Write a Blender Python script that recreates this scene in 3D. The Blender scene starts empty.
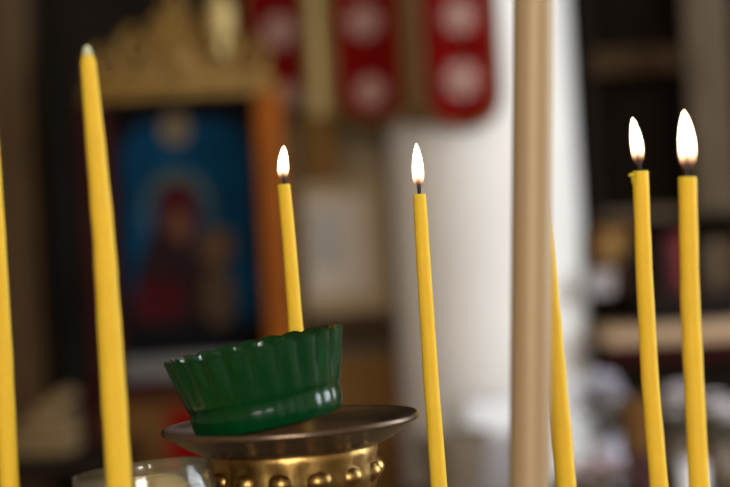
import bpy, bmesh, math, random
from mathutils import Vector, Matrix
random.seed(7)
S = bpy.context.scene
COL = S.collection
PI = math.pi
R = math.radians

# ------------------------------------------------------------------ camera
LENS, SENSOR, W, H = 85.0, 36.0, 730, 487
FP = LENS / SENSOR * W
CZ = 1.30
ROLL = R(3.3)
cam_d = bpy.data.cameras.new('camera')
cam = bpy.data.objects.new('camera', cam_d)
COL.objects.link(cam)
cam_d.lens = LENS
cam_d.sensor_width = SENSOR
cam_d.clip_start = 0.05
cam.matrix_world = Matrix.Translation((0, 0, CZ)) @ Matrix.Rotation(R(90), 4, 'X') @ Matrix.Rotation(-ROLL, 4, 'Z')
cam_d.dof.use_dof = True
cam_d.dof.focus_distance = 0.93
cam_d.dof.aperture_fstop = 4.0
S.camera = cam
cR, sR = math.cos(ROLL), math.sin(ROLL)


def P(px, py, d):
    """point at distance d in front of the camera seen at a place of the photograph"""
    a = (px - W / 2) / FP * d
    b = (H / 2 - py) / FP * d
    return Vector((a * cR + b * sR, d, CZ - a * sR + b * cR))


def U(n, d):
    return n * d / FP


# ------------------------------------------------------------------ materials
def mat(name, col, rough=0.6, metal=0.0, var=0.12, scale=12.0, bump=0.0, trans=0.0, sss=0.0, sss_col=None, ior=1.45,
        coat=0.0, stretch=(1, 1, 1), spec=0.5, col2=None, sss_scale=0.004):
    m = bpy.data.materials.new(name)
    m.use_nodes = True
    nt = m.node_tree
    b = nt.nodes['Principled BSDF']
    b.inputs['Roughness'].default_value = rough
    b.inputs['Metallic'].default_value = metal
    b.inputs['IOR'].default_value = ior
    b.inputs['Specular IOR Level'].default_value = spec
    b.inputs['Coat Weight'].default_value = coat
    b.inputs['Transmission Weight'].default_value = trans
    if sss:
        b.inputs['Subsurface Weight'].default_value = sss
        b.inputs['Subsurface Radius'].default_value = sss_col or (1, .5, .15)
        b.inputs['Subsurface Scale'].default_value = sss_scale
    tc = nt.nodes.new('ShaderNodeTexCoord')
    mp = nt.nodes.new('ShaderNodeMapping')
    mp.inputs['Scale'].default_value = stretch
    nz = nt.nodes.new('ShaderNodeTexNoise')
    nz.inputs['Scale'].default_value = scale
    nz.inputs['Detail'].default_value = 4
    rp = nt.nodes.new('ShaderNodeValToRGB')
    c2 = col2 or [min(1, c * (1 + var)) for c in col]
    c1 = [c * (1 - var) for c in col] if not col2 else col
    rp.color_ramp.elements[0].position = .3
    rp.color_ramp.elements[1].position = .7
    rp.color_ramp.elements[0].color = (*c1, 1)
    rp.color_ramp.elements[1].color = (*c2, 1)
    L = nt.links.new
    L(tc.outputs['Object'], mp.inputs['Vector'])
    L(mp.outputs[0], nz.inputs['Vector'])
    L(nz.outputs['Fac'], rp.inputs['Fac'])
    L(rp.outputs['Color'], b.inputs['Base Color'])
    if bump:
        bp = nt.nodes.new('ShaderNodeBump')
        bp.inputs['Strength'].default_value = bump
        bp.inputs['Distance'].default_value = 0.002
        L(nz.outputs['Fac'], bp.inputs['Height'])
        L(bp.outputs['Normal'], b.inputs['Normal'])
    return m


def flame_mat():
    m = bpy.data.materials.new('candle_flame')
    m.use_nodes = True
    nt = m.node_tree
    nt.nodes.clear()
    L = nt.links.new
    out = nt.nodes.new('ShaderNodeOutputMaterial')
    tc = nt.nodes.new('ShaderNodeTexCoord')
    sp = nt.nodes.new('ShaderNodeSeparateXYZ')
    L(tc.outputs['Generated'], sp.inputs[0])
    rc = nt.nodes.new('ShaderNodeValToRGB')
    e = rc.color_ramp.elements
    e[0].position, e[0].color = 0.0, (.22, .09, .16, 1)
    e[1].position, e[1].color = 1.0, (1, .78, .48, 1)
    for p, c in ((.14, (.9, .38, .16, 1)), (.28, (1, .72, .42, 1)), (.5, (1, .82, .55, 1))):
        n = e.new(p)
        n.color = c
    rs = nt.nodes.new('ShaderNodeMapRange')
    rs.inputs['From Min'].default_value = 0.14
    rs.inputs['From Max'].default_value = 0.55
    rs.inputs['To Min'].default_value = 0.4
    rs.inputs['To Max'].default_value = 9.0
    L(sp.outputs['Z'], rs.inputs['Value'])
    em = nt.nodes.new('ShaderNodeEmission')
    L(sp.outputs['Z'], rc.inputs['Fac'])
    L(rc.outputs['Color'], em.inputs['Color'])
    L(rs.outputs[0], em.inputs['Strength'])
    tr = nt.nodes.new('ShaderNodeBsdfTransparent')
    mx = nt.nodes.new('ShaderNodeMixShader')
    rf = nt.nodes.new('ShaderNodeMapRange')
    rf.inputs['From Min'].default_value = 0.05
    rf.inputs['From Max'].default_value = 0.45
    rf.inputs['To Min'].default_value = 0.06
    rf.inputs['To Max'].default_value = 0.9
    L(sp.outputs['Z'], rf.inputs['Value'])
    L(rf.outputs[0], mx.inputs['Fac'])
    L(tr.outputs[0], mx.inputs[1])
    L(em.outputs[0], mx.inputs[2])
    L(mx.outputs[0], out.inputs['Surface'])
    return m


def thin_glass(name, tint, blend, rough, haze=0.0):
    m = bpy.data.materials.new(name)
    m.use_nodes = True
    nt = m.node_tree
    nt.nodes.clear()
    out = nt.nodes.new('ShaderNodeOutputMaterial')
    t = nt.nodes.new('ShaderNodeBsdfTransparent')
    g = nt.nodes.new('ShaderNodeBsdfGlossy')
    t.inputs['Color'].default_value = (*tint, 1)
    g.inputs['Roughness'].default_value = rough
    lw = nt.nodes.new('ShaderNodeLayerWeight')
    lw.inputs['Blend'].default_value = blend * .5
    mx = nt.nodes.new('ShaderNodeMixShader')
    nt.links.new(lw.outputs['Fresnel'], mx.inputs['Fac'])
    nt.links.new(t.outputs[0], mx.inputs[1])
    nt.links.new(g.outputs[0], mx.inputs[2])
    last = mx
    if haze:                                   # pale smudge mixed in to brighten the glass like reflected light
        df = nt.nodes.new('ShaderNodeBsdfDiffuse')
        df.inputs['Color'].default_value = (.85, .8, .6, 1)
        m2 = nt.nodes.new('ShaderNodeMixShader')
        m2.inputs['Fac'].default_value = haze
        nt.links.new(mx.outputs[0], m2.inputs[1])
        nt.links.new(df.outputs[0], m2.inputs[2])
        last = m2
    nt.links.new(last.outputs[0], out.inputs['Surface'])
    return m


M = {}
M['wax'] = mat('yellow_beeswax', (.58, .375, .024), .6, var=.05, scale=40, bump=.08, spec=.2, sss=.55, sss_col=(1, .55, .06), sss_scale=.012)
M['wax_tip'] = mat('dipped_tip', (.78, .62, .28), .5, var=.1, scale=60)
M['wick'] = mat('charred_wick', (.012, .009, .014), .9, var=.3, scale=200)
M['wick_raw'] = mat('raw_wick', (.42, .43, .27), .9, var=.1, scale=200)
M['flame'] = flame_mat()
M['green_glass'] = mat('green_glass', (.0, .05, .011), .2, var=.1, scale=8, trans=.5, spec=.25, ior=1.5)
M['clear_glass'] = thin_glass('clear_glass', (.90, .88, .76), .8, .10, .05)
M['lamp_wax'] = mat('lamp_wax', (.9, .62, .13), .35, var=.2, scale=60, bump=.2, sss=.3)
M['dish'] = mat('tarnished_dish_metal', (.13, .09, .06), .30, metal=.8, var=.2, scale=30, bump=.1)
M['brass'] = mat('old_brass', (.30, .18, .055), .36, metal=1, var=.3, scale=60, bump=.4)
M['stand_brass'] = mat('stand_brass', (.55, .38, .14), .35, metal=1, var=.2, scale=30)
M['pole'] = mat('tan_metal', (.30, .205, .108), .5, metal=.12, var=.06, spec=.3, scale=20, stretch=(1, 1, .15))
M['sand'] = mat('sand', (.2, .15, .09), .95, var=.25, scale=300, bump=.6)
M['dark_wood'] = mat('dark_wood', (.010, .006, .0035), .75, var=.35, scale=9, stretch=(6, 6, 1), spec=.06)
M['brown_wood'] = mat('brown_wood', (.045, .025, .011), .75, var=.25, scale=9, stretch=(6, 6, 1), spec=.08)
M['post_wood'] = mat('post_wood', (.07, .042, .02), .75, var=.25, scale=9, stretch=(6, 6, 1), spec=.08)
M['grey_wood'] = mat('grey_brown_wood', (.085, .06, .037), .75, var=.2, scale=9, stretch=(6, 6, 1), spec=.1)
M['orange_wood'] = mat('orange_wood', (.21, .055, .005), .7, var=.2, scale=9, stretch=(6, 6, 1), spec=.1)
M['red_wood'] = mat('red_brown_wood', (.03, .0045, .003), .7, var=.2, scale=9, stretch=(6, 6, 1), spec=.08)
M['honey_wood'] = mat('honey_wood', (.13, .06, .013), .7, var=.25, scale=9, stretch=(6, 6, 1), spec=.1)
M['gold'] = mat('gilding', (.18, .095, .013), .5, metal=.3, var=.4, scale=40, bump=.3)
M['pale_gold'] = mat('pale_gilding', (.46, .33, .12), .5, metal=.2, var=.15, scale=20)
M['red_cloth'] = mat('red_velvet', (.125, .0025, .002), .95, var=.25, scale=30, spec=.04)
M['cream'] = mat('cream_embroidery', (.30, .165, .135), .95, var=.25, scale=60)
M['gold_thread'] = mat('gold_thread', (.11, .055, .006), .7, metal=.1, var=.3, scale=80)
M['plaster'] = mat('white_plaster', (.74, .70, .65), .85, var=.04, scale=5)
M['tan_plaster'] = mat('tan_paint', (.26, .18, .095), .85, var=.1, scale=5)
M['dark_wall'] = mat('dark_wall', (.015, .012, .010), .9, var=.3, scale=3, spec=.1)
M['floor'] = mat('stone_floor', (.12, .085, .06), .5, var=.25, scale=4)
M['paper'] = mat('notice_paper', (.35, .28, .21), .9, var=.05)
M['grey_print'] = mat('grey_print', (.26, .23, .20), .9, var=.3, scale=80)
M['ledge'] = mat('pale_ledge_wood', (.42, .28, .165), .6, var=.12, scale=9, stretch=(1, 6, 6), spec=.2)
M['white_cloth'] = mat('white_cloth', (.8, .79, .8), .9, var=.04, scale=20)
M['grey_cloth'] = mat('greyish_white_cloth', (.36, .33, .33), .9, var=.06, scale=20, spec=.1)
M['lavender'] = mat('lavender_cloth', (.56, .53, .62), .9, var=.15, scale=30)
M['grey_brown'] = mat('grey_brown_ceramic', (.15, .11, .075), .5, var=.2, scale=30)
M['brown_card'] = mat('brown_card', (.12, .055, .016), .85, var=.2, scale=20, spec=.06)
M['maroon'] = mat('maroon_cover', (.045, .006, .006), .8, var=.2, scale=20)
M['red_cover'] = mat('red_cover', (.14, .004, .004), .8, var=.2, scale=20)
M['black_item'] = mat('black_enamel', (.010, .007, .006), .7, var=.2, spec=.06)
M['tan_cloth'] = mat('tan_cloth', (.13, .08, .03), .95, var=.2, scale=14)
M['leaf'] = mat('leaf_green', (.09, .075, .045), .8, var=.3, scale=40)
M['petal'] = mat('pale_petal', (.72, .66, .68), .8, var=.12, scale=40)
M['pink_petal'] = mat('pinkish_petal', (.6, .42, .42), .8, var=.12, scale=40)
M['glass_pane'] = thin_glass('window_glass', (1, 1, 1), .1, .02)
# painted icon colours
M['p_border'] = mat('paint_black', (0.0037, 0.0037, 0.0043), .85, spec=.06, var=.2)
M['p_blue'] = mat('paint_blue', (0.0012, 0.0236, 0.0527), .85, spec=.06, var=.35, scale=14)
M['p_halo'] = mat('paint_halo', (0.0341, 0.0465, 0.0372), .85, spec=.06, var=.25, scale=30)
M['p_veil'] = mat('paint_veil', (0.0341, 0.0037, 0.0037), .85, spec=.06, var=.3, scale=30)
M['p_robe'] = mat('paint_robe', (0.014, 0.0056, 0.0062), .85, spec=.06, var=.4, scale=14)
M['p_skin'] = mat('paint_skin', (0.0868, 0.0384, 0.0198), .85, spec=.06, var=.2, scale=30)
M['p_ochre'] = mat('paint_ochre', (0.0465, 0.0279, 0.0136), .85, spec=.06, var=.3, scale=30)
M['p_tan'] = mat('paint_tan', (0.1054, 0.0744, 0.0403), .85, spec=.06, var=.25, scale=40)
M['grey_rail'] = mat('grey_rail', (.11, .10, .095), .8, var=.15)


# ------------------------------------------------------------------ mesh helpers
def new():
    return bmesh.new()


def smooth_by_angle(me, ang=35):
    for p in me.polygons:
        p.use_smooth = True
    try:
        me.set_sharp_from_angle(angle=R(ang))
    except Exception:
        pass


def obj(name, bm, mats, parent=None, smooth=True, ang=35, loc=None):
    bmesh.ops.recalc_face_normals(bm, faces=bm.faces)
    me = bpy.data.meshes.new(name)
    bm.to_mesh(me)
    bm.free()
    if not isinstance(mats, (list, tuple)):
        mats = [mats]
    for m in mats:
        me.materials.append(m)
    if smooth:
        smooth_by_angle(me, ang)
    o = bpy.data.objects.new(name, me)
    COL.objects.link(o)
    if parent is not None:
        # shapes are written in place; keep them there under the thing's base
        me.transform(Matrix.Translation(-world_loc(parent)))
        o.parent = parent
    elif loc is not None:
        me.transform(Matrix.Translation(-Vector(loc)))
        o.location = loc
    return o


def world_loc(o):
    v = Vector(o.location)
    while o.parent is not None:
        o = o.parent
        v += Vector(o.location)
    return v


def thing(name, label, cat, loc, group=None):
    o = bpy.data.objects.new(name, None)
    o.empty_display_size = .02
    COL.objects.link(o)
    o.location = loc
    o['label'] = label
    o['category'] = cat
    if group:
        o['group'] = group
    return o


def tag(o, label, cat, group=None):
    o['label'] = label
    o['category'] = cat
    if group:
        o['group'] = group
    return o


def struct(o):
    o['kind'] = 'structure'
    return o


def box(bm, c, s, rot=None, bevel=0.0, mi=0, seg=2):
    r = bmesh.ops.create_cube(bm, size=1.0)
    vs = r['verts']
    mt = Matrix.Translation(Vector(c)) @ (rot.to_4x4() if rot is not None else Matrix()) @ Matrix.Diagonal((*s, 1))
    bmesh.ops.transform(bm, matrix=mt, verts=vs)
    fs = {f for v in vs for f in v.link_faces}
    for f in fs:
        f.material_index = mi
    if bevel:
        es = list({e for v in vs for e in v.link_edges})
        rb = bmesh.ops.bevel(bm, geom=es, offset=bevel, segments=seg, affect='EDGES', profile=.5)
        for f in rb['faces']:
            f.material_index = mi
    return bm


def tube(bm, pts, rad, seg=14, mi=0, cap=True):
    pts = [Vector(p) for p in pts]
    n = len(pts)
    if not isinstance(rad, (list, tuple)):
        rad = [rad] * n
    rings = []
    ref = None
    for i in range(n):
        t = (pts[min(n - 1, i + 1)] - pts[max(0, i - 1)]).normalized()
        if ref is None:
            ref = Vector((1, 0, 0)) if abs(t.x) < .8 else Vector((0, 1, 0))
        a = (ref - t * ref.dot(t)).normalized()
        ref = a
        b = t.cross(a)
        rings.append([bm.verts.new(pts[i] + (a * math.cos(2 * PI * k / seg) + b * math.sin(2 * PI * k / seg)) * rad[i]) for k in range(seg)])
    for i in range(n - 1):
        for k in range(seg):
            f = bm.faces.new((rings[i][k], rings[i][(k + 1) % seg], rings[i + 1][(k + 1) % seg], rings[i + 1][k]))
            f.material_index = mi
    if cap:
        f = bm.faces.new(rings[0][::-1])
        f.material_index = mi
        f = bm.faces.new(rings[-1])
        f.material_index = mi
    return bm


def lathe(bm, prof, c=(0, 0, 0), seg=48, mod=None, rot=None, mi=0):
    """prof: (r, z) list; mod(i, phi) -> (radius factor, z offset)"""
    c = Vector(c)
    rings = []
    for i, (r, z) in enumerate(prof):
        if r < 1e-6:
            v = Vector((0, 0, z))
            rings.append([bm.verts.new(c + (rot @ v if rot else v))])
            continue
        ring = []
        for k in range(seg):
            ph = 2 * PI * k / seg
            fr, dz = mod(i, ph) if mod else (1, 0)
            v = Vector((r * fr * math.cos(ph), r * fr * math.sin(ph), z + dz))
            ring.append(bm.verts.new(c + (rot @ v if rot else v)))
        rings.append(ring)
    for a, b in zip(rings, rings[1:]):
        for k in range(seg):
            k2 = (k + 1) % seg
            if len(a) == 1 and len(b) == 1:
                continue
            if len(a) == 1:
                f = bm.faces.new((a[0], b[k2], b[k]))
            elif len(b) == 1:
                f = bm.faces.new((a[k], a[k2], b[0]))
            else:
                f = bm.faces.new((a[k], a[k2], b[k2], b[k]))
            f.material_index = mi
    return bm


def slab(bm, pts, y, th, mi=0):
    """outline (x, z) list pushed out between y and y - th"""
    fr = [bm.verts.new((x, y - th, z)) for x, z in pts]
    bk = [bm.verts.new((x, y, z)) for x, z in pts]
    f = bm.faces.new(fr)
    f.material_index = mi
    f = bm.faces.new(bk[::-1])
    f.material_index = mi
    n = len(pts)
    for i in range(n):
        j = (i + 1) % n
        f = bm.faces.new((fr[i], bk[i], bk[j], fr[j]))
        f.material_index = mi
    return bm


def ell(cx, cz, rx, rz, n=28, lean=0.0):
    return [(cx + rx * math.cos(2 * PI * k / n) + lean * rz * math.sin(2 * PI * k / n), cz + rz * math.sin(2 * PI * k / n)) for k in range(n)]


def blob(bm, c, s, rot=None, sub=2, jit=0.0, mi=0):
    r = bmesh.ops.create_icosphere(bm, subdivisions=sub, radius=1)
    mt = Matrix.Translation(Vector(c)) @ (rot.to_4x4() if rot is not None else Matrix()) @ Matrix.Diagonal((*s, 1))
    for v in r['verts']:
        if jit:
            v.co *= 1 + random.uniform(-jit, jit)
    bmesh.ops.transform(bm, matrix=mt, verts=r['verts'])
    for f in {f for v in r['verts'] for f in v.link_faces}:
        f.material_index = mi
    return bm


# ------------------------------------------------------------------ the room
YB = 4.05
bm = new(); box(bm, (0, .3, -.05), (4.6, 7.9, .1)); struct(obj('floor', bm, M['floor'], smooth=False))
bm = new(); box(bm, (0, YB + .06, 1.6), (4.6, .12, 3.2)); struct(obj('wall_back', bm, M['dark_wall'], smooth=False))
bm = new(); box(bm, (-2.24, .3, 1.6), (.12, 7.7, 3.2)); struct(obj('wall_left', bm, M['tan_plaster'], smooth=False))
bm = new(); box(bm, (0, .3, 3.25), (4.6, 7.9, .1)); struct(obj('ceiling', bm, M['tan_plaster'], smooth=False))
# front wall behind the camera, with a tall opening added for the front fill light (x -1.1 - 1.1, z 1.1 - 2.8)
YF = -3.6
bm = new()
box(bm, (-1.7, YF, 1.6), (1.2, .12, 3.2))
box(bm, (1.7, YF, 1.6), (1.2, .12, 3.2))
box(bm, (0, YF, .55), (2.2, .12, 1.1))
box(bm, (0, YF, 3.0), (2.2, .12, .4))
struct(obj('wall_front', bm, M['tan_plaster'], smooth=False))
wn = bpy.data.objects.new('added_fill_window', None); COL.objects.link(wn); wn.location = (0, YF, 1.1); struct(wn)  # made-up window, unseen, there to let the front fill in
bm = new()
for z in (1.13, 2.77): box(bm, (0, YF, z), (2.2, .08, .06))
for x in (-1.07, -.36, .36, 1.07): box(bm, (x, YF, 1.95), (.06, .08, 1.58))
struct(obj('window_frame', bm, M['white_cloth'], wn, smooth=False))
bm = new(); box(bm, (0, YF, 1.95), (2.12, .006, 1.6)); struct(obj('window_pane', bm, M['glass_pane'], wn, smooth=False))
# right wall with one window opening (y .9 - 2.5, z 1.0 - 2.7)
bm = new()
box(bm, (2.24, -1.4, 1.6), (.12, 4.4, 3.2))
box(bm, (2.24, 3.45, 1.6), (.12, 1.7, 3.2))
box(bm, (2.24, 1.7, .5), (.12, 1.8, 1.0))
box(bm, (2.24, 1.7, 2.95), (.12, 1.8, .5))
struct(obj('wall_right', bm, M['plaster'], smooth=False))
wn = bpy.data.objects.new('window_1', None); COL.objects.link(wn); wn.location = (2.24, 1.7, 1.0); struct(wn)
bm = new()
for z in (1.03, 2.67): box(bm, (2.24, 1.7, z), (.08, 1.8, .06))
for y in (.83, 1.7, 2.57): box(bm, (2.24, y, 1.85), (.08, .06, 1.6))
box(bm, (2.24, 1.7, 1.85), (.05, 1.7, .04))
struct(obj('window_frame', bm, M['white_cloth'], wn, smooth=False))
bm = new(); box(bm, (2.24, 1.7, 1.85), (.006, 1.72, 1.6)); struct(obj('window_pane', bm, M['glass_pane'], wn, smooth=False))

# dark timber post at the far left
c = P(14, 240, 3.55)
bm = new()
box(bm, (c.x, 3.55, 1.5), (U(58, 3.55), .12, 3.0), bevel=.008)
box(bm, (c.x + U(8, 3.55), 3.485, 1.5), (U(16, 3.5), .02, 3.0), bevel=.006)
struct(obj('pillar_left', bm, M['post_wood']))

# round white pillar
PD = 3.62
pr = U(100, 3.45)
c = P(487, 240, PD)
PC = Vector((c.x, PD, 0))
bm = new()
lathe(bm, [(0, 0), (pr * 1.3, 0), (pr * 1.3, .12), (pr * 1.12, .17), (pr * 1.12, .2), (pr * 1.02, .23), (pr * 1.02, .6), (pr * .985, 1.6), (pr * .96, 3.1), (0, 3.1)], PC, 64)
struct(obj('pillar_white', bm, M['plaster']))

# tan panelling between icon and pillar
bm = new()
a = P(340, 240, 3.85)
box(bm, (a.x, 3.87, 1.5), (U(130, 3.85), .1, 3.0), bevel=.004)
struct(obj('wall_panel', bm, M['tan_plaster']))

# ------------------------------------------------------------------ candle stand (below the frame) with its sand
SZ = CZ - .205          # sand level
SC = Vector((0, .90, 0))
st = thing('candle_stand', 'round brass candle stand with a sand tray under the yellow candles', 'candle stand', (SC.x, SC.y, 0))
bm = new()
lathe(bm, [(0, SZ - .03), (.285, SZ - .03), (.30, SZ - .02), (.306, SZ + .012), (.302, SZ + .016), (.297, SZ + .012), (.290, SZ - .004), (0, SZ - .004)], SC, 96)
obj('sand_tray', bm, M['stand_brass'], st)
bm = new()
lathe(bm, [(0, .05), (.05, .05), (.045, .2), (.03, .3), (.05, .42), (.03, .5), (.028, .85), (.05, .93), (.07, SZ - .031), (0, SZ - .031)], SC, 40)
obj('column', bm, M['stand_brass'], st)
bm = new()
lathe(bm, [(0, 0), (.24, 0), (.24, .02), (.15, .04), (.06, .05), (0, .05)], SC, 64)
obj('base', bm, M['stand_brass'], st)
bm = new()
lathe(bm, [(0, SZ - .003), (.289, SZ - .003), (.289, SZ), (0, SZ)], SC, 64)
s_ = obj('sand', bm, M['sand'])
tag(s_, 'sand filling the tray of the brass candle stand', 'sand')
s_['kind'] = 'stuff'


# ------------------------------------------------------------------ yellow taper candles
def flame_mesh(bm, base, h, w, lean, curl=0.0):
    prof = [(0, 0), (.38, .03), (.66, .09), (.88, .19), (.99, .30), (1.0, .40), (.95, .53), (.83, .66), (.65, .78), (.45, .88), (.25, .95), (.12, .985), (0, 1.0)]
    seg = 20
    rings = []
    for r, t in prof:
        cx = lean * t + curl * math.sin(t * PI)
        cen = Vector(base) + Vector((cx, 0, h * t))
        if r == 0:
            rings.append([bm.verts.new(cen)])
        else:
            rings.append([bm.verts.new(cen + Vector((math.cos(2 * PI * k / seg), math.sin(2 * PI * k / seg), 0)) * r * w / 2) for k in range(seg)])
    for a, b in zip(rings, rings[1:]):
        for k in range(seg):
            k2 = (k + 1) % seg
            if len(a) == 1: bm.faces.new((a[0], b[k2], b[k]))
            elif len(b) == 1: bm.faces.new((a[k], a[k2], b[0]))
            else: bm.faces.new((a[k], a[k2], b[k2], b[k]))


def candle(label, pix, d, wpx, wtop, lit=None, tip=False, lip=0, bend=0.0):
    """pix: centre line in the photo from the top down; the shaft is carried on straight to the sand"""
    pts = [P(x, y, d) for x, y in pix]
    dr = (pts[-1] - pts[-2]).normalized()
    k = (SZ + .0005 - pts[-1].z) / dr.z
    base = pts[-1] + dr * k
    pts.append(base)
    root = thing('taper_candle', label, 'candle', base, 'yellow taper candles on the stand')
    # resample the centre line
    line = []
    for a, b in zip(pts, pts[1:]):
        n = max(2, int((b - a).length / .012))
        line += [a.lerp(b, i / n) for i in range(n)]
    line.append(pts[-1])
    rb, rt = U(wpx, d) / 2, U(wtop, d) / 2
    L_ = (pts[0] - pts[-1]).length
    rad, ln = [], []
    for i, p in enumerate(line):
        t = (p - line[0]).length
        r = rb
        if tip:
            r = rt + (rb - rt) * min(1, (t / (L_ * .5))) ** .7
        else:
            r = rt + (rb - rt) * min(1, t / .16)
        r *= 1 + .025 * math.sin(t * 210 + wpx) + random.uniform(-.012, .012)
        ln.append(p); rad.append(r)
    bm = new()
    up = (line[0] - line[1]).normalized()
    if tip:
        head = [line[0] + up * .0045, line[0] + up * .0035, line[0] + up * .0015]
        hr = [rt * .6, rt * .8, rt * .95]
    else:
        head = [line[0] - up * .0022, line[0] + up * .0002, line[0] + up * .0010]
        hr = [rt * .30, rt * .62, rt * .93]
    tube(bm, head + ln, hr + rad, 20)
    if lip:
        blob(bm, line[0] + Vector((lip * rt * .95, 0, -.0008)), (rt * .62, rt * .6, .0013), sub=2)
        blob(bm, line[0] + Vector((lip * rt * 1.0, 0, -.0034)), (rt * .2, rt * .3, .0028), sub=2)
    obj('wax_shaft', bm, M['wax'], root, ang=60)
    if tip:
        bm = new()
        q = line[0] + up * .004
        tube(bm, [q - up * .002, q + up * .0005, q + up * .003, q + up * .0045], [rt * .70, rt * .70, rt * .55, rt * .3], 14)
        obj('wick', bm, M['wick_raw'], root)
    if lit:
        fx, fy, fh, fw, lean, curl = lit       # flame foot in the photo, height and width in photo pixels
        fb = P(fx, fy, d)
        bm = new()
        q = line[0]
        e = fb + Vector((U(lean * .15, d), 0, U(fh * .27, d)))
        tube(bm, [q - up * .0025, q.lerp(e, .5) + Vector((.0002, 0, 0)), e], [.0008, .0011, .0010], 10)
        obj('wick', bm, M['wick'], root)
        bm = new()
        flame_mesh(bm, fb, U(fh, d), U(fw, d), U(lean, d) + math.sin(ROLL) * U(fh, d), U(curl, d))
        obj('flame', bm, M['flame'], root, ang=180)
    return root


candle('unlit yellow taper candle cut off by the left edge of the photo', [(-14, 30), (-3, 230), (9.5, 487)], .83, 19, 9, tip=True)
candle('unlit yellow taper candle with a whitish pointed tip, in front of the framed icon', [(88.5, 64), (96, 148), (104, 240), (119.5, 487)], .80, 25.5, 15, tip=True)
candle('short lit yellow candle rising behind the green glass cup', [(284, 186), (289, 240), (296, 330), (301, 400)], .99, 16, 13, lit=(283.2, 182, 36, 11, 0.5, -.3))
candle('lit yellow candle in front of the white pillar, just right of the metal dish', [(419.5, 196), (424, 270), (431, 380), (439, 487)], .93, 17, 13.5, lit=(418.8, 191, 48, 11.8, -2.5, .2))
candle('lit yellow candle with a melted lip, left one of the close pair', [(640.5, 173), (644, 270), (650, 380), (659, 487)], .87, 18.5, 16, lit=(639, 167, 50, 13.2, -6.5, .8), lip=-1)
candle('lit yellow candle with the largest flame, right one of the close pair', [(687.5, 179), (690, 300), (699, 487)], .845, 21, 18.5, lit=(688.3, 173, 63, 18.5, -4.5, .8))
candle('yellow candle partly hidden behind the tan metal pole', [(537, 150), (546, 250), (566, 487)], .88, 21, 17)

# ------------------------------------------------------------------ tan metal pole
d = .78
t_, b_ = P(534, -60, d), P(529.5, 487, d)
dr = (b_ - t_).normalized()
b_ = b_ + dr * ((SZ + .0005 - b_.z) / dr.z)
t_ = t_ - dr * .25
pl = thing('metal_pole', 'tall blurred tan metal pole standing before the white pillar', 'pole', b_)
bm = new(); tube(bm, [b_, b_.lerp(t_, .3), b_.lerp(t_, .6), t_], U(20.5, d), 32); obj('pole', bm, M['pole'], pl, ang=60)
bm = new()
lathe(bm, [(.0, .0), (.022, .0), (.022, .004), (.016, .008), (.0125, .018), (.0, .018)], b_, 32)
obj('collar', bm, M['stand_brass'], pl)

# ------------------------------------------------------------------ lamp pedestal with its dish
DD = .905
rc_ = P(290.5, 421, DD)                     # centre of the dish rim
tilt = Matrix.Rotation(R(0.9), 3, 'Y').inverted()
rr = U(129, DD)
ped = thing('lamp_pedestal', 'brass pedestal with a wide tarnished dish under the green glass cup', 'lamp stand', (rc_.x, rc_.y, SZ))
bm = new()
lathe(bm, [(0, -.0065), (rr * .70, -.0065), (rr * .84, -.0048), (rr * .95, -.0008), (rr * .968, .0004), (rr * .985, .0008), (rr * .998, .0), (rr * 1.0, -.0015), (rr * .99, -.0026),
           (rr * .965, -.0030), (rr * .90, -.0062), (rr * .80, -.0105), (rr * .70, -.0135), (rr * .66, -.0145), (0, -.0145)], rc_, 96, rot=tilt)
obj('dish', bm, M['dish'], ped, ang=50)
bm = new()
z0 = rc_.z - .0140
nr = rr * .655


def lob(i, ph):
    return ((1 + .035 * abs(math.sin(9 * ph))) if i in (3, 4, 5) else 1, 0)


lathe(bm, [(0, z0), (nr, z0), (nr * 1.02, z0 - .003), (nr * .97, z0 - .006), (nr * 1.0, z0 - .013), (nr * .95, z0 - .021), (nr * .90, z0 - .025),
           (nr * .93, z0 - .028), (nr * .80, z0 - .04), (nr * .5, z0 - .055), (nr * .45, z0 - .062), (nr * .9, SZ + .006), (nr * .95, SZ + .0005), (0, SZ + .0005)],
      (rc_.x, rc_.y, 0), 96, mod=lob)
obj('holder', bm, M['brass'], ped, ang=50)
# raised oval bosses round the holder
for k in range(14):
    ph = 2 * PI * k / 14 + .12
    bm = new()
    blob(bm, (rc_.x + nr * .92 * math.cos(ph), rc_.y + nr * .92 * math.sin(ph), z0 - .013), (.0075, .0075, .0060), sub=3)
    obj('boss', bm, M['brass'], ped)

# ------------------------------------------------------------------ green glass cup (tilted on the dish)
cupb = P(271, 425, DD)
cupb.y = DD - .009
cupb.z = rc_.z - .0062
axis_t = Matrix.Rotation(R(-8.6), 3, 'Y')
r1, r0, hh = U(89, DD), U(75, DD), U(80, DD)
NF = 22


def prof_cup():
    p = []
    p += [(0, .0006), (r0 * .86, .0006), (r0 * .97, .002), (r0, .006), (r0 * 1.01, .011), (r0 * 1.0, .0145)]   # 0-5 foot
    for k in range(9):                                                                                          # 6-14 outer flare
        t = k / 8
        p.append((r0 * 1.03 + (r1 - r0 * 1.03) * t ** 1.05, .0165 + (hh - .0165) * t))
    p += [(r1 - .0013, hh + .0012), (r1 - .0032, hh)]                                                            # 15,16 rim
    for k in range(8):                                                                                          # 17-24 inner
        t = 1 - (k + 1) / 8
        p.append((r0 * .93 + (r1 - .0036 - r0 * .93) * t, .008 + (hh - .008) * t))
    p.append((0, .006))
    return p


def flute(i, ph):
    a = abs(math.cos(NF * ph / 2))
    if 6 <= i <= 16:
        k = (i - 5) / 9
        w = .045 * min(1, k * 1.6)
        dz = .0012 * (a - .5) if i >= 14 else 0
        return 1 + w * (a - .6), dz
    if 3 <= i <= 5:
        return 1 + .012 * (a - .5), 0
    return 1, 0


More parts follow.
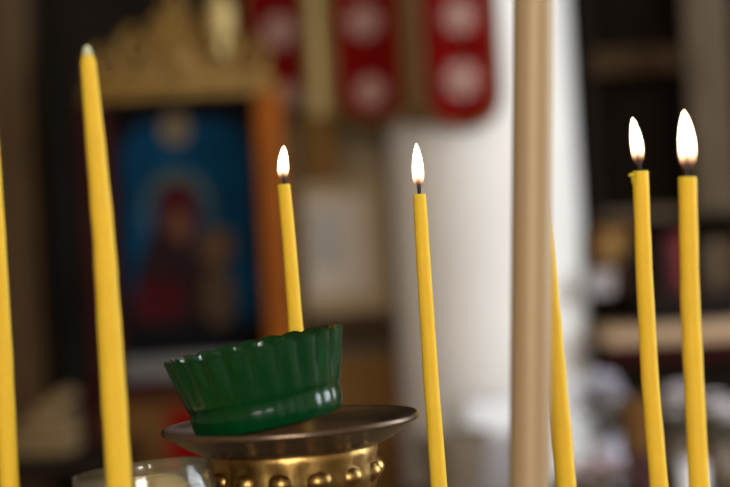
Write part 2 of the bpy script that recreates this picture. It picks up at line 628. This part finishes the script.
cup = thing('glass_cup', 'green ribbed glass cup with scalloped rim, tilted on the metal dish', 'glass cup', cupb)
# lift so that the tilted foot only touches the dish
lift = Vector((0, 0, r0 * .93 * math.sin(R(8.6))))
lift.x = .0
bm = new()
lathe(bm, prof_cup(), cupb + lift * 1.0, NF * 10, mod=flute, rot=axis_t)
obj('bowl', bm, M['green_glass'], cup, ang=40)

# ------------------------------------------------------------------ clear glass in the lower left corner
gd = .845
gc = P(141, 471.5, gd)
gr = U(69, gd)
gt = Matrix.Rotation(R(-4.0), 3, 'Y')
gl = thing('glass_tumbler', 'clear glass tumbler of pale yellow wax in the lower left corner', 'glass', (gc.x, gc.y, SZ))
gh = gc.z - SZ - .0055
bm = new()
out = [(0, -gh), (gr * .72, -gh), (gr * .82, -gh + .006), (gr * 1.0, -gh + .03), (gr * 1.07, -.022), (gr * 1.06, -.012), (gr * .995, -.003), (gr * 1.0, .0), (gr * .985, .0014),
       (gr * .955, .0006), (gr * .945, -.003), (gr * 1.0, -.012), (gr * 1.01, -.022), (gr * .94, -gh + .03), (gr * .76, -gh + .011), (0, -gh + .009)]
lathe(bm, out, gc, 64, rot=gt)
obj('glass_wall', bm, M['clear_glass'], gl, ang=50)
bm = new()
lathe(bm, [(0, -gh + .0095), (gr * .75, -gh + .0115), (gr * .93, -gh + .03), (gr * .995, -.022), (gr * .985, -.0125), (gr * .965, -.006), (gr * .5, -.0068), (0, -.0068)], gc, 48, rot=gt)
obj('wax_fill', bm, M['lamp_wax'], gl, ang=50)

# ------------------------------------------------------------------ framed icon on its stand
ID = 3.40
ic = P(189, 232, ID)            # centre of the case
iw, ih = U(200, ID), U(290, ID)
IL = Matrix.Identity(3)
ix, iz = ic.x, ic.z
zb = iz - ih / 2
icon = thing('framed_icon', 'framed icon of a haloed figure in dark red on blue, under a gilded crest', 'icon', (ix, ID, zb))
sw = U(27, ID)
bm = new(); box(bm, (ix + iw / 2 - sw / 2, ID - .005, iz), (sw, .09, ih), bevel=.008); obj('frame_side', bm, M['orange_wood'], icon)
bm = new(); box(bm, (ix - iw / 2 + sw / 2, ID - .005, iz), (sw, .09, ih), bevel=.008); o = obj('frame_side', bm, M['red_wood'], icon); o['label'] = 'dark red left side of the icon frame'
bm = new(); box(bm, (ix, ID - .003, zb + .022), (iw - 2 * sw, .085, .044), bevel=.006); o = obj('bottom_rail', bm, M['grey_rail'], icon); o['label'] = 'greyish bottom rail of the icon frame'
bm = new(); box(bm, (ix, ID - .003, iz + ih / 2 - .02), (iw - 2 * sw, .085, .04), bevel=.006); o = obj('top_rail', bm, M['p_border'], icon); o['label'] = 'black top rail of the icon frame'
# painted panel: every painted field is a thin layer of the one panel
pw, ph_ = iw - 2 * sw, ih - .07
bm = new()
yp = ID + .02
box(bm, (ix, yp + .01, iz), (pw, .02, ph_), mi=0)


def Q(px, py):
    v = P(px, py, ID)
    return v.x, v.z


def field(pts, lay, mi):
    slab(bm, pts, yp + .001, .0012 * lay + .001, mi)


x_, z_ = Q(180, 215)
field([(ix - pw * .44, iz - ph_ * .36), (ix + pw * .44, iz - ph_ * .36), (ix + pw * .44, iz + ph_ * .34), (ix + pw * .3, iz + ph_ * .44), (ix - pw * .3, iz + ph_ * .44), (ix - pw * .44, iz + ph_ * .34)], 1, 1)
x_, z_ = Q(174, 128); field(ell(x_, z_, U(15, ID), U(17, ID)), 2, 7)
x_, z_ = Q(177, 212); field(ell(x_, z_, U(36, ID), U(44, ID)), 2, 2)
x_, z_ = Q(177, 217); field(ell(x_, z_, U(29, ID), U(36, ID)), 3, 1)
x_, z_ = Q(178, 285); field([(x_ - U(52, ID), iz - ph_ * .36), (x_ + U(45, ID), iz - ph_ * .36), (x_ + U(36, ID), z_ + U(20, ID)), (x_ + U(16, ID), z_ + U(58, ID)), (x_ - U(22, ID), z_ + U(58, ID)), (x_ - U(42, ID), z_ + U(10, ID))], 4, 4)
x_, z_ = Q(158, 300); field(ell(x_, z_, U(26, ID), U(22, ID)), 5, 3)
x_, z_ = Q(177, 212); field(ell(x_, z_, U(21, ID), U(30, ID)), 5, 3)
x_, z_ = Q(178, 226); field(ell(x_, z_, U(10, ID), U(16, ID)), 6, 5)
x_, z_ = Q(216, 246); field(ell(x_, z_, U(19, ID), U(20, ID)), 5, 6)
x_, z_ = Q(216, 252); field(ell(x_, z_, U(9, ID), U(11, ID)), 6, 5)
x_, z_ = Q(218, 296); field(ell(x_, z_, U(17, ID), U(32, ID)), 5, 6)
obj('painted_panel', bm, [M['p_border'], M['p_blue'], M['p_halo'], M['p_veil'], M['p_robe'], M['p_skin'], M['p_ochre'], M['p_tan']], icon, smooth=False)
# carved gilded crest
bm = new()
cz0 = iz + ih / 2 - .004
box(bm, (ix, ID - .01, cz0 + .012), (iw * .92, .1, .03), bevel=.008)
box(bm, (ix, ID - .012, cz0 - .012), (iw * .96, .1, .02), bevel=.006)


def spiral(cx, cz, r, turns, a0, sgn, y, rad):
    n = 26
    pts = []
    for k in range(n):
        t = k / (n - 1)
        a = a0 + sgn * turns * 2 * PI * t
        q = r * (1 - .78 * t)
        pts.append((cx + q * math.cos(a), y, cz + q * math.sin(a)))
    tube(bm, pts, [rad * (1 - .5 * k / (n - 1)) for k in range(n)], 8)


YC = ID - .03
pk = U(80, ID)
slab(bm, [(ix - iw * .44, cz0 + .02), (ix + iw * .44, cz0 + .02), (ix + iw * .36, cz0 + .038), (ix + iw * .20, cz0 + .045), (ix + iw * .13, cz0 + .10), (ix + iw * .05, cz0 + pk * .85),
          (ix, cz0 + pk * 1.0), (ix - iw * .05, cz0 + pk * .85), (ix - iw * .13, cz0 + .10), (ix - iw * .20, cz0 + .045), (ix - iw * .36, cz0 + .038)], ID + .01, .03)
for s in (-1, 1):
    spiral(ix + s * iw * .19, cz0 + .075, .044, 1.4, PI / 2, -s, YC, .012)
    spiral(ix + s * iw * .36, cz0 + .05, .034, 1.3, PI / 2, -s, YC, .010)
    spiral(ix + s * iw * .085, cz0 + pk * .80, .028, 1.2, PI / 2, s, YC, .009)
    for k in range(4):
        a = R(25 + 28 * k)
        blob(bm, (ix + s * (.02 + .045 * math.cos(a)), YC, cz0 + .055 + .05 * math.sin(a)), (.026, .014, .011), Matrix.Rotation(-s * a, 3, 'Y'))
blob(bm, (ix, YC - .005, cz0 + .06), (.03, .02, .036), sub=3)
blob(bm, (ix, YC, cz0 + pk * 1.02), (.02, .016, .028), sub=3)
obj('crest', bm, M['gold'], icon, ang=50)
x_, z_ = Q(222, 20)
bm = new()
lathe(bm, [(0, z_ - .075), (.012, z_ - .075), (.012, z_ - .045), (.022, z_ - .035), (.027, z_), (.024, z_ + .025), (.012, z_ + .042), (.006, z_ + .055), (0, z_ + .06)], (x_, ID - .05, 0), 24)
o = obj('finial', bm, M['pale_gold'], icon); o['label'] = 'pale gold finial at the right of the crest'

# stand that carries the icon
stn = thing('icon_stand', 'dark reddish wooden stand under the framed icon', 'stand', (ix, ID + .02, 0))
bm = new(); box(bm, (ix, ID + .02, zb - .0135), (iw * 1.15, .30, .025), bevel=.005); obj('top_board', bm, M['red_wood'], stn)
bm = new(); box(bm, (ix, ID + .05, (zb - .026) / 2 + .04), (iw * 1.02, .2, zb - .026 - .08), bevel=.004); obj('body', bm, M['brown_card'], stn)
bm = new(); box(bm, (ix, ID + .03, .04), (iw * 1.12, .28, .08), bevel=.006); obj('plinth', bm, M['red_wood'], stn)
for s in (-1, 1):
    bm = new(); box(bm, (ix + s * iw * .50, ID - .07, (zb - .026) / 2 + .04), (.035, .035, zb - .026 - .08), bevel=.006); obj('post', bm, M['red_wood'], stn)
# red cloth hanging from the stand's front edge
bm = new()
n, m_ = 24, 10
fx0, fx1 = P(168, 440, ID - .14).x, P(212, 440, ID - .14).x
zt, zl = P(190, 408, ID - .14).z, .55
grid = []
for side in (0, .004):
    g = []
    for i in range(n + 1):
        u = i / n
        row = []
        for j in range(m_ + 1):
            v = j / m_
            row.append(bm.verts.new((fx0 + (fx1 - fx0) * u + .02 * v * (u - .5), ID - .138 + side - .006 * v * math.sin(u * 19), zt + (zl - zt) * v - .03 * math.sin(u * PI) * v)))
        g.append(row)
    grid.append(g)
for g in grid:
    for i in range(n):
        for j in range(m_):
            bm.faces.new((g[i][j], g[i + 1][j], g[i + 1][j + 1], g[i][j + 1]))
for i in range(n):
    for j in (0, m_):
        bm.faces.new((grid[0][i][j], grid[0][i + 1][j], grid[1][i + 1][j], grid[1][i][j]))
for j in range(m_):
    for i in (0, n):
        bm.faces.new((grid[0][i][j], grid[0][i][j + 1], grid[1][i][j + 1], grid[1][i][j]))
tag(obj('red_cloth', bm, M['red_cloth'], loc=((fx0 + fx1) / 2, ID - .138, zl)), 'red cloth hanging from the stand below the framed icon', 'cloth')

# ------------------------------------------------------------------ gilded uprights and rail that carry the red banners
BD = 3.42
RZ = 2.25


# a gilded upright stands on a wooden block on top of the cupboard
CD = 3.70
czt = P(345, 182, CD).z
q = P(320, 148, 3.66)
bh = U(66, 3.66)
xa = P(317, 50, 3.66).x
t = thing('gilded_upright', 'pale gold upright on a brown block, between the two left-hand red banners', 'post', (xa, 3.66, czt + .0006))
bm = new(); box(bm, (q.x, 3.66, czt + .0006 + bh / 2), (U(36, 3.66), .09, bh), bevel=.004); o = obj('block', bm, M['honey_wood'], t); o['label'] = 'brown wooden block'
w_ = U(13.5, 3.66)
zq = czt + .0006 + bh
bm = new(); lathe(bm, [(0, zq), (w_ * 1.25, zq), (w_ * 1.25, zq + .012), (w_, zq + .02), (w_ * .97, zq + .3), (w_ * .9, RZ - .013), (0, RZ - .013)], (xa, 3.66, 0), 28); obj('shaft', bm, M['pale_gold'], t)
rl = thing('banner_rail', 'gilded rail above the red banners', 'rail', (xa, 3.5, RZ))
bm = new(); tube(bm, [(xa - .32, 3.64, RZ), (xa - .06, 3.64, RZ), (xa + .02, 3.60, RZ), (.0, 3.47, RZ), (.05, 3.45, RZ), (.11, 3.385, RZ), (.17, 3.338, RZ), (PC.x + .08, 3.335, RZ)], .012, 12); obj('rod', bm, M['gold'], rl)
bm = new(); box(bm, (PC.x + .01, 3.38, RZ), (.03, .08, .03), bevel=.003); obj('bracket', bm, M['gold'], rl)
c = P(412, 60, 3.37)
zr = P(411, 124, 3.37).z
rb = thing('braid_ribbon', 'dark gold braid hanging between the two right-hand red banners', 'ribbon', (c.x, 3.37, zr))
bm = new(); box(bm, (c.x, 3.37, (zr + .03 + RZ - .03) / 2), (U(22, 3.37), .006, RZ - .03 - zr - .03), bevel=.002); obj('braid', bm, M['gold_thread'], rb)
bm = new()
for k in range(9):
    tube(bm, [(c.x + U(22, 3.37) * (k - 4) / 9, 3.37, zr + .031), (c.x + U(23, 3.37) * (k - 4) / 9, 3.368, zr)], [.0022, .0026], 6)
obj('fringe', bm, M['gold_thread'], rb)


def banner(px0, px1, pyb, d, meds, label):
    c0, c1 = P(px0, 60, d), P(px1, 60, d)
    cx, w = (c0.x + c1.x) / 2, (c1.x - c0.x)
    zbot = P((px0 + px1) / 2, pyb, d).z
    ztop = RZ - .014
    t = thing('hanging_banner', label, 'banner', (cx, d, zbot), 'red embroidered banners')
    bm = new()
    n, m_ = 28, 22
    rnd = w * .42
    lay = []
    edge = []
    for side in (0, .006):
        g = []
        for i in range(n + 1):
            u = -1 + 2 * i / n
            zl = zbot + rnd * (1 - math.sqrt(max(0, 1 - abs(u) ** 2.6)))
            row = []
            for j in range(m_ + 1):
                v = j / m_
                row.append(bm.verts.new((cx + u * w / 2, d + side + .008 * math.sin(u * 7 + cx * 9) * (.3 + .7 * v), ztop + (zl - ztop) * v)))
            g.append(row)
        lay.append(g)
    for g in lay:
        for i in range(n):
            for j in range(m_):
                bm.faces.new((g[i][j], g[i + 1][j], g[i + 1][j + 1], g[i][j + 1]))
    for i in range(n):
        for j in (0, m_):
            bm.faces.new((lay[0][i][j], lay[0][i + 1][j], lay[1][i + 1][j], lay[1][i][j]))
    for j in range(m_):
        for i in (0, n):
            bm.faces.new((lay[0][i][j], lay[0][i][j + 1], lay[1][i][j + 1], lay[1][i][j]))
    edge = [v.co.copy() for v in lay[0][0]] + [lay[0][i][m_].co.copy() for i in range(1, n)] + [v.co.copy() for v in reversed(lay[0][n])]
    obj('cloth', bm, M['red_cloth'], t, ang=70)
    bm = new()
    tube(bm, [p + Vector((0, -.001, 0)) for p in edge], .007, 8)
    obj('gold_edging', bm, M['gold_thread'], t, ang=70)
    for (mx, my, mr) in meds:
        q = P(mx, my, d)
        r = U(mr, d)
        bm = new()
        N = 48
        slab(bm, [(q.x + r * (.86 + .16 * math.cos(8 * 2 * PI * k / N)) * math.cos(2 * PI * k / N), q.z + r * (.86 + .16 * math.cos(8 * 2 * PI * k / N)) * math.sin(2 * PI * k / N)) for k in range(N)], d - .005, .006)
        blob(bm, (q.x, d - .012, q.z), (r * .4, .006, r * .4))
        o = obj('medallion', bm, M['cream'], t)
        o['label'] = 'cream embroidered medallion'
    # loops up to the rail
    for s in (-.3, .3):
        bm = new()
        tube(bm, [(cx + s * w, d + .003, ztop - .02), (cx + s * w, d + .002, ztop - .006), (cx + s * w, d + .003, ztop + .0025)], .004, 8)
        obj('loop', bm, M['gold_thread'], t)


banner(246, 305, 112, 3.61, [(279, 32, 19), (290, 95, 13), (270, -60, 19)], 'red banner half hidden behind the gilded crest of the icon')
banner(333, 405, 122, 3.44, [(364, 22, 19), (371, 92, 17), (360, -60, 19)], 'red banner with two cream medallions between the gold uprights')
banner(420, 498, 127, 3.32, [(459, 17, 19), (462, 80, 20), (456, -60, 19)], 'red banner with two cream medallions overlapping the white pillar')

# ------------------------------------------------------------------ tall cupboard with a notice behind the lit candle
CD = 3.70
c0 = P(345, 250, CD)
cw = U(84, CD)
ztop = P(345, 182, CD).z
zmid = P(345, 312, CD).z
zlow = P(345, 352, CD).z
cb = thing('cupboard', 'tan cupboard between the framed icon and the white pillar', 'cupboard', (c0.x, CD, 0))
bm = new(); box(bm, (c0.x, CD, (zmid + ztop) / 2), (cw, .16, ztop - zmid), bevel=.005); obj('upper_door', bm, M['tan_plaster'], cb)
bm = new(); box(bm, (c0.x, CD + .02, (zlow + zmid) / 2), (cw, .12, zmid - zlow), bevel=.003); o = obj('niche', bm, M['brown_wood'], cb); o['label'] = 'dark niche'
bm = new(); box(bm, (c0.x, CD, zlow / 2), (cw * 1.02, .16, zlow - .002), bevel=.005); obj('lower_door', bm, M['honey_wood'], cb)
bm = new(); box(bm, (c0.x, CD - .01, zlow + .006), (cw * 1.06, .2, .014), bevel=.003); obj('shelf', bm, M['grey_wood'], cb)
bm = new(); blob(bm, (c0.x - cw * .32, CD - .09, zlow - .15), (.012, .012, .012)); obj('knob', bm, M['brass'], cb)
bm = new()
q = P(340, 245, CD - .083)
box(bm, (q.x, CD - .083, q.z), (U(62, CD), .003, U(96, CD)))
no = obj('notice', bm, M['paper'], smooth=False, loc=(q.x, CD - .083, q.z))
tag(no, 'pale paper notice fixed to the tan cupboard door', 'notice')
bm = new()
q2 = P(327, 240, CD - .0865)
box(bm, (q2.x, CD - .0855, q2.z), (U(26, CD), .0012, U(52, CD)))
o = obj('printed_picture', bm, M['grey_print'], no, smooth=False)
# ------------------------------------------------------------------ dark cabinet on the right
KD = 3.62
x0, x1 = P(588, 240, KD).x, P(760, 240, KD).x
kx, kw = (x0 + x1) / 2, x1 - x0
zled = P(655, 333, 3.45).z
zsh = P(655, 214, KD).z
kb = thing('wooden_cabinet', 'dark wooden shelf cabinet right of the white pillar', 'cabinet', (kx, KD + .08, 0))
bm = new(); box(bm, (kx, KD + .24, 1.25), (kw, .02, 2.48), bevel=.002); obj('back_panel', bm, M['dark_wood'], kb)
for s, mm in ((-1, M['dark_wood']), (1, M['dark_wood'])):
    bm = new(); box(bm, (kx + s * (kw / 2 - .012), KD + .09, 1.25), (.024, .28, 2.48), bevel=.002); obj('side_panel', bm, mm, kb)
c = P(712, 100, KD - .09)
bm = new(); box(bm, (c.x, KD - .07, zsh + (2.4 - zsh) / 2), (U(44, KD), .03, 2.4 - zsh), bevel=.006); o = obj('upright', bm, M['grey_wood'], kb); o['label'] = 'lighter brown upright'
c = P(640, 58, KD)
bm = new(); box(bm, (kx, KD + .05, c.z), (kw - .05, .02, U(26, KD)), bevel=.004); obj('cross_rail', bm, M['brown_wood'], kb)
bm = new(); box(bm, (kx, KD + .09, zsh), (kw - .05, .27, U(10, KD)), bevel=.003); obj('shelf', bm, M['grey_wood'], kb)
bm = new(); box(bm, (kx, 3.55, zled), (kw * 1.04, .34, U(18, 3.4)), bevel=.006); o = obj('ledge', bm, M['ledge'], kb); o['label'] = 'pale tan ledge'
bm = new(); box(bm, (kx, 3.56, zled - U(19, 3.4)), (kw * 1.0, .30, U(17, 3.4)), bevel=.004); o = obj('apron', bm, M['red_wood'], kb); o['label'] = 'dark red rail under the ledge'
bm = new(); box(bm, (kx, 3.62, (zled - .06) / 2), (kw * .97, .2, zled - .06), bevel=.004); obj('lower_front', bm, M['dark_wood'], kb)
zl2 = zled + U(9, 3.4) + .0006
ch_ = P(655, 293, 3.5).z - zl2
bm = new(); box(bm, (kx + .02, 3.50, zl2 + ch_ / 2), (kw - .10, .17, ch_), bevel=.004)
t = thing('low_chest', 'long low black chest on the tan ledge right of the pillar', 'chest', (kx + .02, 3.50, zl2))
obj('body', bm, M['black_item'], t)
bm = new(); box(bm, (kx + .02, 3.50, zl2 + ch_ + .0022), (kw - .09, .18, .0044), bevel=.001); obj('lid', bm, M['brown_wood'], t)
zl2 += ch_ + .005


# things on the ledge
def on_ledge(px, py_top, y):
    v = P(px, py_top, y)
    return v.x, v.z - zl2


x_, h_ = on_ledge(611, 226, 3.53)
ob = thing('small_icon', 'small brown wooden icon standing on the black chest beside the pillar', 'icon', (x_, 3.53, zl2))
bm = new(); box(bm, (x_, 3.53, zl2 + h_ / 2), (U(38, 3.5), .022, h_), bevel=.004); obj('board', bm, M['brown_card'], ob)
bm = new(); slab(bm, ell(x_, zl2 + h_ * .66, U(11, 3.5), U(14, 3.5)), 3.5195, .003); obj('halo', bm, M['gold'], ob)
x_, h_ = on_ledge(636, 244, 3.48)
ob = thing('black_jug', 'black jug standing on the low black chest', 'jug', (x_, 3.48, zl2))
bm = new(); lathe(bm, [(0, zl2), (.026, zl2), (.032, zl2 + h_ * .35), (.028, zl2 + h_ * .62), (.017, zl2 + h_ * .8), (.020, zl2 + h_ * .98), (.017, zl2 + h_), (.013, zl2 + h_ * .97), (.0, zl2 + h_ * .8)], (x_, 3.48, 0), 28); obj('body', bm, M['black_item'], ob)
bm = new(); tube(bm, [(x_ + .018, 3.48, zl2 + h_ * .9), (x_ + .042, 3.48, zl2 + h_ * .85), (x_ + .046, 3.48, zl2 + h_ * .55), (x_ + .03, 3.48, zl2 + h_ * .4)], .004, 8); obj('handle', bm, M['black_item'], ob)


def book(px, py_top, wpx, y, m, label, depth=.12):
    x_, h_ = on_ledge(px, py_top, y)
    t = thing('book', label, 'book', (x_, y, zl2), 'books on the low chest')
    w = U(wpx, y)
    bm = new()
    for s in (-1, 1): box(bm, (x_ + s * (w / 2 - .0012), y, zl2 + h_ / 2), (.0024, depth, h_), bevel=.0006)
    box(bm, (x_, y - depth / 2, zl2 + h_ / 2), (w, .004, h_), bevel=.0012)
    obj('cover', bm, m, t)
    bm = new(); box(bm, (x_, y + .003, zl2 + h_ / 2), (w - .006, depth - .006, h_ - .008)); obj('pages', bm, M['paper'], t)


book(664, 238, 9, 3.52, M['maroon'], 'thin maroon book on the low chest between the two right-hand candles')
book(675, 234, 11, 3.52, M['red_cover'], 'red book on the low chest, next to the thin maroon one')
book(707, 240, 16, 3.52, M['grey_wood'], 'grey brown book on the low chest right of the candles')
book(725, 236, 14, 3.52, M['brown_wood'], 'dark brown book at the right end of the low chest')
# white folded cloth draped beside the pillar
x_, h_ = on_ledge(597, 270, 3.45)
bm = new()
for k in range(3):
    box(bm, (x_ + .006 * k - .006, 3.445, zl2 + h_ * (k + .5) / 3), (U(34, 3.43) - .01 * k, .05, h_ / 3 - .0012), bevel=.007, seg=3)
tag(obj('folded_cloth', bm, M['grey_cloth'], loc=(x_, 3.445, zl2)), 'white folded cloth on the low chest against the pillar', 'cloth')

# ------------------------------------------------------------------ side table before the cabinet and its things
TD = 3.05
tz = P(590, 500, TD).z
tx0, tx1 = P(405, 480, TD).x, P(775, 480, TD).x
tx = (tx0 + tx1) / 2
tb = thing('side_table', 'low wooden table in front of the cabinet, bearing flowers and boxes', 'table', (tx, TD, 0))
bm = new(); box(bm, (tx, TD + .04, tz - .0125), (tx1 - tx0, .44, .025), bevel=.004); obj('tabletop', bm, M['brown_wood'], tb)
bm = new(); box(bm, (tx, TD + .04, tz - .0565), (tx1 - tx0 - .06, .38, .06), bevel=.003); obj('apron', bm, M['brown_wood'], tb)
for sx in (-1, 1):
    for sy in (-1, 1):
        bm = new(); box(bm, (tx + sx * ((tx1 - tx0) / 2 - .04), TD + .04 + sy * .18, (tz - .087) / 2), (.04, .04, tz - .088), bevel=.004); obj('leg', bm, M['brown_wood'], tb)
tz += .0006


def on_table(px, py_top, y):
    v = P(px, py_top, y)
    return v.x, v.z - tz


# white covered box and grey bowl at the pillar's foot
x_, h_ = on_table(490, 398, 3.18)
t = thing('white_box', 'white box under a white napkin at the foot of the pillar', 'box', (x_, 3.18, tz))
bm = new(); box(bm, (x_, 3.18, tz + h_ * .43), (U(56, 3.18), .1, h_ * .86), bevel=.005); obj('box_body', bm, M['grey_cloth'], t)
bm = new(); box(bm, (x_, 3.178, tz + h_ * .80), (U(62, 3.18), .115, h_ * .38), bevel=.014, seg=3); obj('napkin', bm, M['white_cloth'], t)
x_, h_ = on_table(452, 432, 3.02)
bm = new()
lathe(bm, [(0, tz), (.03, tz), (.033, tz + .008), (.055, tz + h_ * .5), (.066, tz + h_), (.063, tz + h_ + .001), (.05, tz + h_ * .5), (.025, tz + .014), (0, tz + .012)], (x_, 3.02, 0), 40)
tag(obj('bowl', bm, M['grey_brown'], loc=(x_, 3.02, tz)), 'grey brown bowl on the table, left of the white box', 'bowl')


def flowers(px, py_top, y, n, spread, hgt, pm, vm, label, vlab=None):
    x_, h_ = on_table(px, py_top, y)
    t = thing('flower_vase', label, 'vase of flowers', (x_, y, tz), 'vases of flowers on the table')
    vh = h_ * .42
    bm = new(); lathe(bm, [(0, tz), (.026, tz), (.036, tz + vh * .45), (.024, tz + vh * .85), (.03, tz + vh), (.027, tz + vh), (.018, tz + vh * .8), (0, tz + vh * .5)], (x_, y, 0), 28); obj('vase', bm, vm, t)
    for k in range(n):
        a = k * 2.4
        rr_ = spread * math.sqrt((k + .5) / n)
        p = Vector((x_ + rr_ * math.cos(a), y + .6 * rr_ * math.sin(a), tz + h_ - .02 - (rr_ / spread) ** 2 * hgt * .5 - random.uniform(0, hgt * .4)))
        bm = new(); tube(bm, [(x_, y, tz + vh * .8), (x_ * .6 + p.x * .4, y * .6 + p.y * .4, p.z * .5 + (tz + vh) * .5), p], .002, 6); obj('stem', bm, M['leaf'], t)
        bm = new()
        for j in range(7):
            b_ = 2 * PI * j / 7
            blob(bm, p + Vector((math.cos(b_) * .011, math.sin(b_) * .011, .003)), (.011, .007, .004), Matrix.Rotation(b_, 3, 'Z'), sub=1)
        blob(bm, p + Vector((0, 0, .005)), (.006, .006, .005), sub=1)
        obj('flower', bm, pm, t)
    bm = new()
    for k in range(14):
        a = k * 2.4
        blob(bm, (x_ + spread * .7 * math.cos(a), y + spread * .4 * math.sin(a), tz + vh * 1.05 + random.uniform(0, h_ * .3)), (.022, .009, .004), Matrix.Rotation(a, 3, 'Z') @ Matrix.Rotation(.7, 3, 'Y'), sub=1)
    obj('foliage', bm, M['leaf'], t)


flowers(600, 360, 3.15, 18, .045, .10, M['lavender'], M['lavender'], 'pale flowers in a lavender vase, between the pillar and the pair of candles')
flowers(678, 372, 3.18, 8, .022, .06, M['petal'], M['grey_brown'], 'narrow vase of white flowers seen between the pair of lit candles')
flowers(718, 385, 3.15, 12, .035, .05, M['petal'], M['grey_brown'], 'white flowers in a grey brown vase at the right edge')
flowers(596, 448, 2.93, 10, .05, .04, M['pink_petal'], M['grey_brown'], 'low vase of pinkish flowers at the front of the table')


def tbox(px, py_top, wpx, y, dep, m, label, name='cardboard_box'):
    x_, h_ = on_table(px, py_top, y)
    t = thing(name, label, 'box', (x_, y, tz), 'boxes on the table')
    bm = new(); box(bm, (x_, y, tz + h_ * .41), (U(wpx, y), dep, h_ * .82), bevel=.003); obj('box_body', bm, m, t)
    bm = new(); box(bm, (x_, y, tz + h_ * .905), (U(wpx, y) + .004, dep + .004, h_ * .19), bevel=.003); obj('lid', bm, m, t)


tbox(636, 398, 28, 3.04, .08, M['brown_card'], 'brown box on the table left of the pair of candles')
tbox(644, 455, 22, 2.90, .06, M['maroon'], 'low maroon box at the front of the table')
tbox(690, 462, 22, 2.93, .06, M['white_cloth'], 'low white box at the front of the table between the candles')

# ------------------------------------------------------------------ bench with a folded cloth at lower left
QD = 2.95
q = P(40, 452, QD)
be = thing('wooden_bench', 'dark wooden bench with a backrest at the lower left', 'bench', (q.x, QD, 0))
bz = q.z
bm = new(); box(bm, (q.x, QD, bz - .015), (.30, .22, .03), bevel=.005); obj('seat', bm, M['dark_wood'], be)
for sx in (-1, 1):
    for sy in (-1, 1):
        bm = new(); box(bm, (q.x + sx * .13, QD + sy * .09, (bz - .03) / 2), (.03, .03, bz - .031), bevel=.004); obj('leg', bm, M['dark_wood'], be)
bm = new()
bz += .0006
for k, (wx, dx) in enumerate(((.15, 0), (.13, .008), (.085, .03))):
    box(bm, (q.x - .005 + dx, QD - .02, bz + .011 + .022 * k), (wx, .13, .0205), bevel=.009, seg=3)
box(bm, (q.x + .035, QD - .02, bz + .082), (.07, .10, .03), Matrix.Rotation(R(-30), 3, 'Y'), bevel=.012, seg=3)
tag(obj('folded_blanket', bm, M['tan_cloth'], loc=(q.x, QD, bz)), 'folded tan blanket on the bench at the lower left', 'blanket')

# ------------------------------------------------------------------ light
w = bpy.data.worlds.new('world')
S.world = w
w.use_nodes = True
w.node_tree.nodes['Background'].inputs['Color'].default_value = (1.0, .93, .84, 1)
w.node_tree.nodes['Background'].inputs['Strength'].default_value = .5


def area(name, loc, to, sx, sy, e, col):
    l = bpy.data.lights.new(name, 'AREA')
    l.shape = 'RECTANGLE'
    l.size, l.size_y = sx, sy
    l.energy = e
    l.color = col
    o = bpy.data.objects.new(name, l)
    COL.objects.link(o)
    o.location = loc
    o.rotation_euler = (Vector(to) - Vector(loc)).to_track_quat('-Z', 'Y').to_euler()


area('window_daylight', (2.36, 1.7, 1.85), (0, 2.2, 1.5), 1.6, 1.6, 98, (.80, .90, 1.0))
area('added_front_fill', (0, YF - .12, 1.95), (0, 3, 1.3), 2.0, 1.6, 238, (1.0, .95, .88))  # warm fill added from behind the camera to brighten pillar and candles

S.view_settings.view_transform = 'Standard'
S.view_settings.look = 'None'
S.view_settings.exposure = 0.0
S.view_settings.gamma = 1
S.view_settings.use_curve_mapping = False
S.cycles.use_denoising = True
S.cycles.max_bounces = 12
S.cycles.transmission_bounces = 10
S.cycles.sample_clamp_indirect = 4
